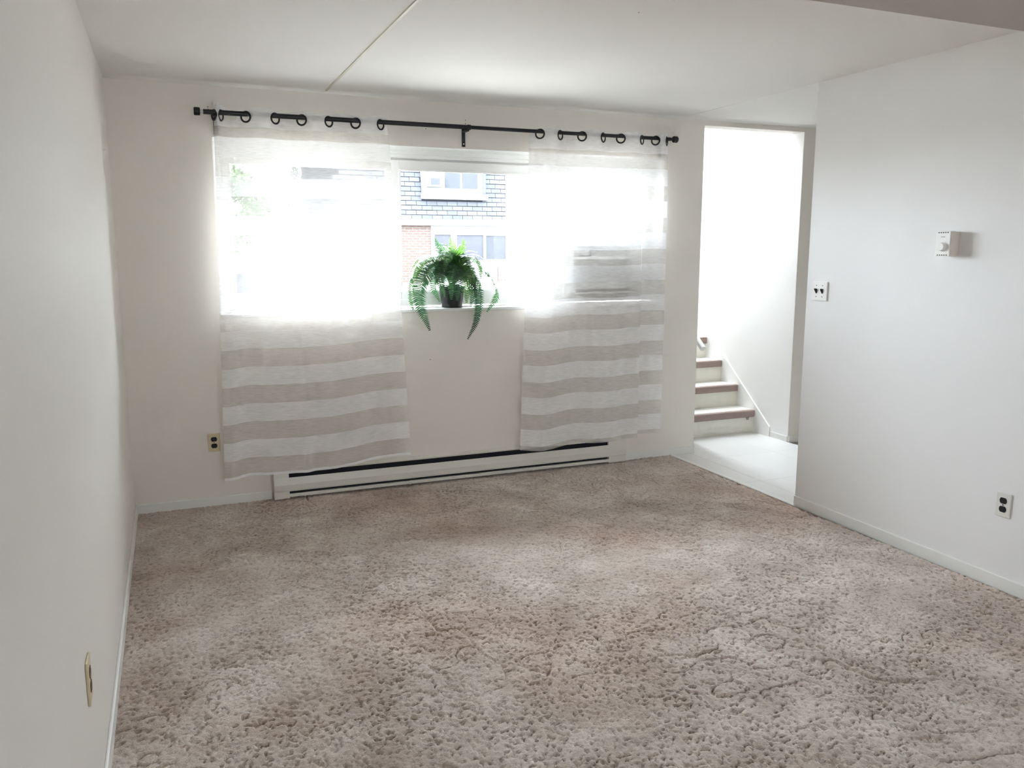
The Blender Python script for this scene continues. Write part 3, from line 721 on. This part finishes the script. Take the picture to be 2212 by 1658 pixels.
def frond(ctrl, wid, lg, face=None, start=0.14):
    pts = catmull([root_p + Vector((random.uniform(-.02, .02), random.uniform(-.02, .02), 0))] + ctrl, 40)
    # arc-length resample
    ls = [0]
    for i in range(1, 40): ls.append(ls[-1] + (pts[i]-pts[i-1]).length)
    def P_(s):
        s *= ls[-1]
        for i in range(1, 40):
            if ls[i] >= s: t = (s-ls[i-1])/max(1e-6, ls[i]-ls[i-1]); return pts[i-1].lerp(pts[i], t)
        return pts[-1]
    npair = max(16, int(ls[-1]*(1-start)/0.0105)); wid *= 1.25
    b = MB()
    rings = []
    for i in range(16):
        s = i/15; c = P_(s); T = (P_(min(1, s+.03)) - P_(max(0, s-.03))).normalized(); a = T.orthogonal().normalized(); w = T.cross(a); r = 0.0018*(1-.75*s)
        rings.append([c + a*r, c + w*r, c - a*r, c - w*r])
    b.quad_strip(rings)
    col = [lg*0.6]*len(b.v)
    for k in range(npair):
        s = start + (1-start)*k/(npair-1)
        c = P_(s); T = (P_(min(1, s+.03)) - P_(max(0, s-.03))).normalized()
        ref = face if face is not None else ((c - root_p).normalized()*0.6 + Vector((0, 0, 1)))
        Nn = (ref - T*ref.dot(T))
        if Nn.length < 1e-3: Nn = T.orthogonal()
        Nn.normalize(); S = T.cross(Nn).normalized()
        prof = min(1, (s-start+0.06)/0.22) * (1 - max(0, (s-0.45)/0.55)**1.5*0.86)
        for sg in (-1, 1):
            l = wid*0.5*prof*random.uniform(0.9, 1.06)
            dirv = (S*sg + T*random.uniform(0.22, 0.36) - Nn*random.uniform(0.05, 0.28)).normalized()
            wv = T*(0.0056*(0.65 + 0.35*prof))
            base = len(b.v); p1 = c + dirv*l*0.45 - Nn*0.001; p2 = c + dirv*l
            b.v += [tuple(c - wv*0.8), tuple(c + wv*0.8), tuple(p1 - wv*0.95), tuple(p1 + wv*0.95), tuple(p1 + Nn*0.0016), tuple(c + Nn*0.001), tuple(p2 + T*l*0.1)]
            b.f += [(base, base+5, base+4, base+2), (base+5, base+1, base+3, base+4), (base+2, base+4, base+6), (base+4, base+3, base+6)]
            col += [lg + random.uniform(-.06, .06)]*7
    me = bpy.data.meshes.new('frond'); me.from_pydata(b.v, [], b.f)
    a = me.attributes.new('light_green', 'FLOAT', 'POINT'); a.data.foreach_set('value', np.array(col, dtype=np.float32))
    me.materials.append(fern_m); return link('frond', me, fern)
V3 = Vector; toward = V3((-0.25, -1, 0.15))
specs = [
 # (pixel control points with depth, width, lightness, facing)
 ([(950,575,5.06),(924,590,4.98),(907,618,4.93),(906,655,4.90),(928,712,4.90)], .115, .05, toward),
 ([(962,558,5.09),(930,556,5.05),(903,570,5.02),(891,600,5.00),(893,634,4.99)], .10, .62, None),
 ([(968,560,5.13),(955,540,5.14),(945,527,5.14),(940,515,5.13)], .075, .30, toward),
 ([(965,562,5.10),(945,541,5.09),(920,540,5.07),(897,545,5.06)], .075, .20, None),
 ([(983,570,5.10),(982,549,5.08),(978,531,5.06),(973,515,5.03)], .095, .75, toward),
 ([(984,570,5.15),(988,545,5.17),(994,528,5.18),(1005,534,5.19)], .085, .60, None),
 ([(995,565,5.10),(1012,549,5.08),(1033,551,5.06),(1050,563,5.05)], .095, .25, None),
 ([(995,570,5.08),(1020,553,5.03),(1037,570,4.99),(1039,600,4.97)], .105, .55, None),
 ([(1005,580,5.09),(1042,583,5.04),(1066,607,5.00),(1074,637,4.98),(1053,672,4.96)], .090, .28, None),
 ([(1000,585,5.04),(1022,602,4.97),(1034,640,4.93),(1029,692,4.92),(1011,731,4.92)], .075, .0, toward),
 ([(990,575,5.03),(1005,580,4.98),(1010,612,4.95),(1008,652,4.94)], .115, .48, toward),
 ([(970,570,5.04),(950,575,4.99),(943,597,4.96),(946,614,4.95)], .07, .35, toward),
 ([(982,572,5.03),(978,585,4.98),(976,610,4.96),(975,645,4.95)], .10, .10, toward),
 ([(968,575,5.05),(944,592,5.00),(935,618,4.98),(949,650,4.98)], .085, .15, toward),
 ([(955,570,5.08),(915,576,5.04),(886,605,5.01),(884,640,5.00),(892,667,4.99)], .085, .35, None),
 ([(1002,580,5.06),(1024,596,5.01),(1038,612,4.99),(1036,628,4.98)], .08, .5, None),
 ([(1000,585,5.04),(1014,604,4.98),(1021,632,4.96),(1017,660,4.95)], .085, .12, toward),
 ([(960,568,5.06),(933,570,5.01),(918,590,4.98),(915,612,4.97)], .095, .2, None),
 ([(975,572,5.05),(958,590,5.00),(955,615,4.98),(960,640,4.97)], .085, .1, toward),
 ([(975,555,5.10),(962,542,5.06),(950,552,5.02),(941,575,4.99)], .09, .45, None),
 ([(1000,560,5.12),(1018,556,5.15),(1035,572,5.17),(1046,596,5.17)], .09, .4, None),
 ([(965,560,5.15),(940,560,5.17),(920,580,5.18),(912,606,5.18)], .09, .5, None),
 ([(990,560,5.06),(1003,552,5.01),(1012,566,4.97),(1016,592,4.95)], .09, .3, None),
 ([(968,572,5.03),(952,582,4.97),(950,606,4.95),(957,632,4.94)], .10, .08, toward),
 ([(985,575,5.02),(990,592,4.96),(990,618,4.94),(987,648,4.94)], .10, .05, toward),
 ([(960,562,5.08),(925,552,5.04),(902,560,5.01),(888,582,5.00)], .10, .7, None),
 ([(955,566,5.06),(922,564,5.02),(902,584,5.00),(899,612,4.99)], .095, .75, None),
 ([(1008,572,5.08),(1035,572,5.05),(1056,590,5.02),(1064,614,5.01)], .09, .6, None),
 ([(985,560,5.06),(975,548,5.00),(966,560,4.96),(960,585,4.95)], .085, .3, toward),
 ([(1000,575,5.05),(1018,580,4.99),(1028,602,4.97),(1026,630,4.96)], .095, .62, None),
 ([(978,556,5.12),(976,540,5.11),(962,528,5.10),(950,525,5.09)], .08, .65, None),
 ([(992,556,5.12),(998,538,5.12),(1002,526,5.12),(1000,518,5.10)], .075, .7, toward),
 ([(972,560,5.12),(958,545,5.11),(948,535,5.10),(936,532,5.08)], .09, .35, None),
 ([(988,560,5.12),(1003,545,5.12),(1016,541,5.11),(1030,545,5.10)], .09, .35, None),
]
for ctrl, wid, lg, face in specs:
    frond([at(*c) for c in ctrl], wid, lg, face)

# ================================================================== PLATES ON WALLS
def outlet(name, label, P0, ux, nrm, w, h, plate, sock, screw):
    """P0 centre on the wall, ux = wall-horizontal unit vector, nrm = towards the room"""
    t = thing(name, label, 'outlet', P0); P0 = V3(P0); ux = V3(ux); nrm = V3(nrm); uz = V3((0, 0, 1))
    def slab(b, pts, d0, d1):
        n = len(pts); base = len(b.v)
        for d in (d0, d1): b.v += [tuple(P0 + ux*x + uz*z + nrm*d) for x, z in pts]
        for k in range(n): b.f.append((base+k, base+(k+1) % n, base+n+(k+1) % n, base+n+k))
        b.f.append(tuple(base+k for k in range(n))); b.f.append(tuple(base+n+k for k in range(n))); return b
    part('cover_plate', slab(MB(), [(-w/2, -h/2), (w/2, -h/2), (w/2, h/2), (-w/2, h/2)], 0.0003, 0.0065), plate, t, bevel=0.003)
    for s in (-1, 1):
        pts = []
        for k in range(24):
            a = 2*math.pi*k/24; pts.append((0.0172*math.cos(a), s*0.0195 + max(-0.0135, min(0.0135, 0.0172*math.sin(a)))))
        f = part('socket', slab(MB(), pts, 0.005, 0.0078), sock, t)
        for x in (-0.006, 0.006):
            part('slot', slab(MB(), [(x-.001, s*.0195-.001), (x+.001, s*.0195-.001), (x+.001, s*.0195+.007), (x-.001, s*.0195+.007)], 0.0074, 0.0081), dark_m, f)
    pts = [(0.0028*math.cos(2*math.pi*k/12), 0.0028*math.sin(2*math.pi*k/12)) for k in range(12)]
    part('screw', slab(MB(), pts, 0.006, 0.0075), screw, t)
    return t
outlet('wall_outlet', 'tan wall outlet with black sockets beside the left curtain', (0.190, D, 0.377), (1, 0, 0), (0, -1, 0), 0.068, 0.108, almond_m, socket_m, socket_m)
outlet('wall_outlet', 'pale wall outlet with black sockets low on the right wall', (XR, 2.420, 0.377), (0, 1, 0), (-1, 0, 0), 0.070, 0.110, pale_plate_m, socket_m, brown_socket_m)
outlet('wall_outlet', 'wall outlet with brown sockets low on the left wall', (XL, 2.218, 0.415), (0, -1, 0), (1, 0, 0), 0.072, 0.116, almond_m, brown_socket_m, brown_socket_m)

# double light switch
sw = thing('light_switch', 'double light switch with dark toggles near the right wall corner', 'light switch', (XR, 3.620, 1.266))
part('cover_plate', MB().box(XR - 0.0085, XR - 0.0003, 3.563, 3.677, 1.213, 1.319), therm_m, sw, bevel=0.003)
for y in (3.643, 3.597):
    b = MB(); b.box(XR - 0.0092, XR - 0.0080, y - 0.006, y + 0.006, 1.253, 1.279); part('toggle_slot', b, dark_m, sw)
    b = MB(); b.prism([(XR - 0.008, 1.256), (XR - 0.010, 1.256), (XR - 0.024, 1.276), (XR - 0.020, 1.281), (XR - 0.008, 1.270)], 'y', y - 0.0042, y + 0.0042); part('toggle', b, socket_m, sw, bevel=0.001)
    for z in (1.235, 1.297):
        b = MB(); b.tube((XR - 0.0082, y, z), (XR - 0.0094, y, z), 0.0032, 10); part('screw', b, acd_m, sw)

# thermostat
th = thing('thermostat', 'small white box thermostat with a round dial on the right wall', 'thermostat', (XR, 2.797, 1.52))
TX = 3.306; ty0, ty1, tz0, tz1 = 2.758, 2.834, 1.464, 1.579
part('back_box', MB().box(TX + 0.030, XR - 0.0003, ty0 + 0.003, ty1 - 0.003, tz0 + 0.002, tz1 - 0.003), thermside_m, th, bevel=0.002)
b = MB(); b.box(TX, TX + 0.031, ty0, ty1, tz0, tz1); part('front_cover', b, therm_m, th, bevel=0.003)
part('side_shell', MB().box(TX + 0.004, TX + 0.030, ty0 - 0.0012, ty0 + 0.002, tz0 + 0.003, tz1 - 0.003), thermside_m, th)
b = MB(); b.lathe((TX, 2.795, 1.508), [(0.0205, 0.0), (0.0205, -0.002), (0.018, -0.014), (0.016, -0.016), (0.001, -0.016)], 28, 'x'); o = part('dial', b, therm_m, th); auto_smooth(o)
for k in range(5):
    y = ty0 + 0.014 + k*0.012
    part('vent_slot', MB().box(TX - 0.0006, TX + 0.002, y - 0.0036, y + 0.0036, tz1 - 0.0085, tz1 - 0.0045), dark_m, th)
    part('vent_slot', MB().box(TX - 0.0006, TX + 0.002, y - 0.0036, y + 0.0036, tz0 + 0.0045, tz0 + 0.0085), dark_m, th)
b = MB()
for k in range(7):
    y = 2.806 - k*0.0032; hh = (0.0034, 0.0022, 0.0028, 0.0022, 0.0034, 0.0022, 0.0030)[k]
    b.box(TX - 0.0004, TX + 0.001, y - 0.0011, y + 0.0011, 1.5515, 1.5515 + hh)
part('printed_mark', b, acd_m, th, label='tiny grey printed mark')

# nail holes left in wall and ceiling
for x, z in ((0.262, 2.275), (0.262, 2.262), (1.772, 2.290), (1.772, 2.268), (1.515, 2.225), (1.52, 0.80)):
    b = MB(); b.tube((x, D - 0.0006, z), (x, D + 0.004, z), 0.0028, 8); part('nail_hole', b, dark_m, wall_far)
b = MB(); b.tube((1.745, 2.93, CH + 0.003), (1.745, 2.93, CH - 0.0006), 0.003, 8); part('nail_hole', b, dark_m, ceiling)

# ================================================================== OUTSIDE
b = MB(); b.box(-40, 3.45, D + WT, 90, GZ - 0.3, GZ); b.box(3.45, 60, SY1 + 0.02, 90, GZ - 0.3, GZ)
ground = struct('ground_lawn', b, grass_m, 'pale lawn outside the window')
b = MB(); b.box(-3.0, 3.44, D + WT, 7.6, GZ - 0.1, GZ + 0.02); struct('ground_bounce_slab', b, surf('pale_bounce', (0.38, 0.355, 0.325), 0.85, 0.06, 3), 'added pale slab bouncing daylight upward right outside the window')  # slab added to bounce daylight up onto the window head and ceiling
b = MB(); b.box(-40, 60, 15.2, 16.6, GZ - 0.1, GZ + 0.02); struct('ground_path', b, path_m, 'concrete path crossing the lawn')
b = MB(); b.box(-40, 60, 24.5 + 8, 41, GZ - 0.1, GZ + 0.02); struct('ground_road', b, path_m, 'pale road far beyond the lawn')
# neighbouring building
BY = 22.0
bl = thing('neighbour_building', 'brick building with shingled mansard roof outside the window', 'building', (9.0, BY, GZ))
part('wall', MB().box(4.25, 6.71, BY, BY + 6, GZ - 0.1, 2.16), far_brick_m, bl)
b = MB(); b.box(6.71, 16, BY - 0.02, BY + 6, GZ - 0.1, 2.16); part('wall', b, bwhite_m, bl, label='white panelled ground-floor front')
part('fascia', MB().box(4.1, 16, BY - 0.14, BY + 0.2, 2.135, 2.30), bwhite_m, bl)
part('brick_plinth', MB().box(8.66, 16, BY - 0.06, BY, GZ - 0.1, 0.985), far_brick_m, bl)
for x0, x1, z0, z1, m in ((6.80, 7.265, 1.58, 1.89, bglass_m), (7.44, 8.22, 1.20, 1.885, bglass_m), (8.30, 8.925, 1.215, 1.87, blind_m)):
    b = MB(); frame_rect(b, x0 - 0.04, x1 + 0.04, z0 - 0.04, z1 + 0.04, 0.04, BY - 0.07, BY - 0.02); w = part('window', b, bwhite_m, bl)
    part('pane', MB().box(x0, x1, BY - 0.045, BY - 0.035, z0, z1), m, w)
tilt = math.radians(9)
roof = part('mansard_roof', MB().prism([(BY - 0.02, 2.30), (BY - 0.02 + 2.3*math.tan(tilt), 4.6), (BY + 6, 4.6), (BY + 6, 2.30)], 'x', 4.2, 16), roofdeck_m, bl)
# shingles, one by one, sharing a mesh
sh_b = MB(); sh_b.prism([(-0.022, 0.0), (-0.014, 0.112), (0.0, 0.112), (0.0, 0.0)], 'x', -0.140, 0.140)
shm = sh_b.mesh('shingle', shingle_m); shm2 = MB().prism([(-0.022, 0.0), (-0.014, 0.112), (0.0, 0.112), (0.0, 0.0)], 'x', -0.070, 0.070).mesh('shingle_half', shingle_m)
row = 0.1255
DX0, DX1, DZ0 = 6.49, 8.33, 2.86
for r in range(12):
    z = 2.30 + r*row; x = 4.3 + (0.146 if r % 2 else 0.0) - random.uniform(0, .03)
    while x < 9.3:
        mesh_ = shm
        if not (DX0 + 0.08 < x < DX1 - 0.08 and z > DZ0 - 0.1):
            o = link('shingle', mesh_); o.parent = roof
            o.location = (x, BY - 0.022 + (z - 2.30)*math.tan(tilt) - random.uniform(0, .006), z - random.uniform(0, 0.006)); o.rotation_euler = (-tilt, 0, random.uniform(-.004, .004))
        x += 0.291
# dormer
dm = part('dormer', MB().box(DX0, DX1 - 0.12, BY - 0.03, BY + 1.2, DZ0, 4.4), bwhite_m, bl)
part('sill', MB().box(DX0 - 0.03, DX1 + 0.03, BY - 0.10, BY + 0.1, DZ0 - 0.02, DZ0 + 0.13), bwhite_m, dm)
part('cheek', MB().box(DX1 - 0.12, DX1, BY + 0.0, BY + 1.2, DZ0 + 0.1, 4.4), shingle_m, dm)
for x0, x1 in ((7.13, 7.56), (7.63, 8.07)):
    part('pane', MB().box(x0, x1, BY - 0.045, BY - 0.03, 3.14, 4.0), blind_m, dm)
aco = part('wall_air_conditioner', MB().box(6.58, 7.02, BY - 0.30, BY - 0.03, 3.15, 3.42), bwhite_m, bl, bevel=0.01)
part('grille', MB().box(6.64, 6.90, BY - 0.31, BY - 0.30, 3.20, 3.38), blind_m, aco)
# utility cabinet near the window on the left
ub = thing('utility_box', 'grey utility box outside behind the left curtain', 'utility box', (0.53, 7.1, GZ))
part('cabinet', MB().box(0.40, 0.655, 7.0, 7.3, GZ, 1.40), box_m, ub, bevel=0.008)
part('lid', MB().box(0.39, 0.665, 6.99, 7.31, 1.40, 1.43), box_m, ub, bevel=0.004)
# trees
def tree(name, label, x, y, h, cr, cz, nleaf, mat, leaf, conifer=False):
    t = thing(name, label, 'tree', (x, y, GZ), 'trees beyond the lawn')
    b = MB(); b.tube((x, y, GZ), (x, y, GZ + h*0.9), h*0.022 + 0.03, 10, 0.03)
    if not conifer:
        for k in range(6):
            a = k*1.05; z = GZ + h*(0.45 + 0.06*k); b.tube((x, y, z), (x + cr*0.7*math.cos(a), y + cr*0.7*math.sin(a), z + h*0.2), 0.05, 6, 0.015)
    part('trunk', b, bark_m, t, smooth=True)
    b = MB(); n = 0
    blobs = [(random.gauss(0, .45)*cr, random.gauss(0, .45)*cr, random.gauss(0, .4)*cr) for _ in range(14)]
    while n < nleaf:
        if conifer:
            z = random.random()**1.2; R = cr*(1 - z)**0.8*(0.75 + 0.35*abs(math.sin(z*26))); a = random.uniform(0, 6.283); rr = R*random.random()**0.4
            c = V3((x + rr*math.cos(a), y + rr*math.sin(a), GZ + h*0.08 + z*h*0.95 - rr*0.25))
        else:
            bx, by, bz_ = random.choice(blobs); v = V3((random.gauss(0, 1), random.gauss(0, 1), random.gauss(0, 1))).normalized()*cr*0.42*random.random()**.35
            c = V3((x + bx, y + by, cz + bz_)) + v
        d = V3((random.gauss(0, 1), random.gauss(0, 1), random.gauss(0, .6))).normalized(); e = d.orthogonal().normalized()
        base = len(b.v); s = leaf*random.uniform(.6, 1.3)
        b.v += [tuple(c - d*s), tuple(c + e*s*.45), tuple(c + d*s), tuple(c - e*s*.45)]; b.f.append((base, base+1, base+2, base+3)); n += 1
    me = bpy.data.meshes.new('crown'); me.from_pydata(b.v, [], b.f); me.materials.append(mat); link('crown', me, t)['kind'] = 'stuff'
    return t
def on_y(px, Y): return at(px, 540, Y).x
tree('leafy_tree', 'leafy tree at the far left of the window', on_y(478, 26), 26, 5.2, 1.15, 3.4, 2600, leaf_m, 0.10)
tree('leafy_tree', 'rounded tree beside the utility pole beyond the lawn', on_y(575, 44), 44, 4.2, 2.0, 2.4, 3200, leaf_m, 0.14)
tree('conifer', 'tall narrow conifer left of the brick building', on_y(664, 30), 30, 7.5, 0.75, 3, 2800, needle_m, 0.10, True)
tree('conifer', 'slim tall conifer closest to the brick building', on_y(692, 33), 33, 9.0, 0.42, 3, 1500, needle_m, 0.09, True)
b = MB(); px_ = on_y(592, 40)
ps = thing('utility_pole', 'thin utility pole beyond the lawn', 'pole', (px_, 40, GZ))
part('mast', MB().tube((px_, 40, GZ), (px_, 40, 4.0), 0.07, 8, 0.05), pole_m, ps)
part('crossarm', MB().box(px_ - 0.5, px_ + 0.5, 39.95, 40.05, 3.5, 3.58), pole_m, ps)
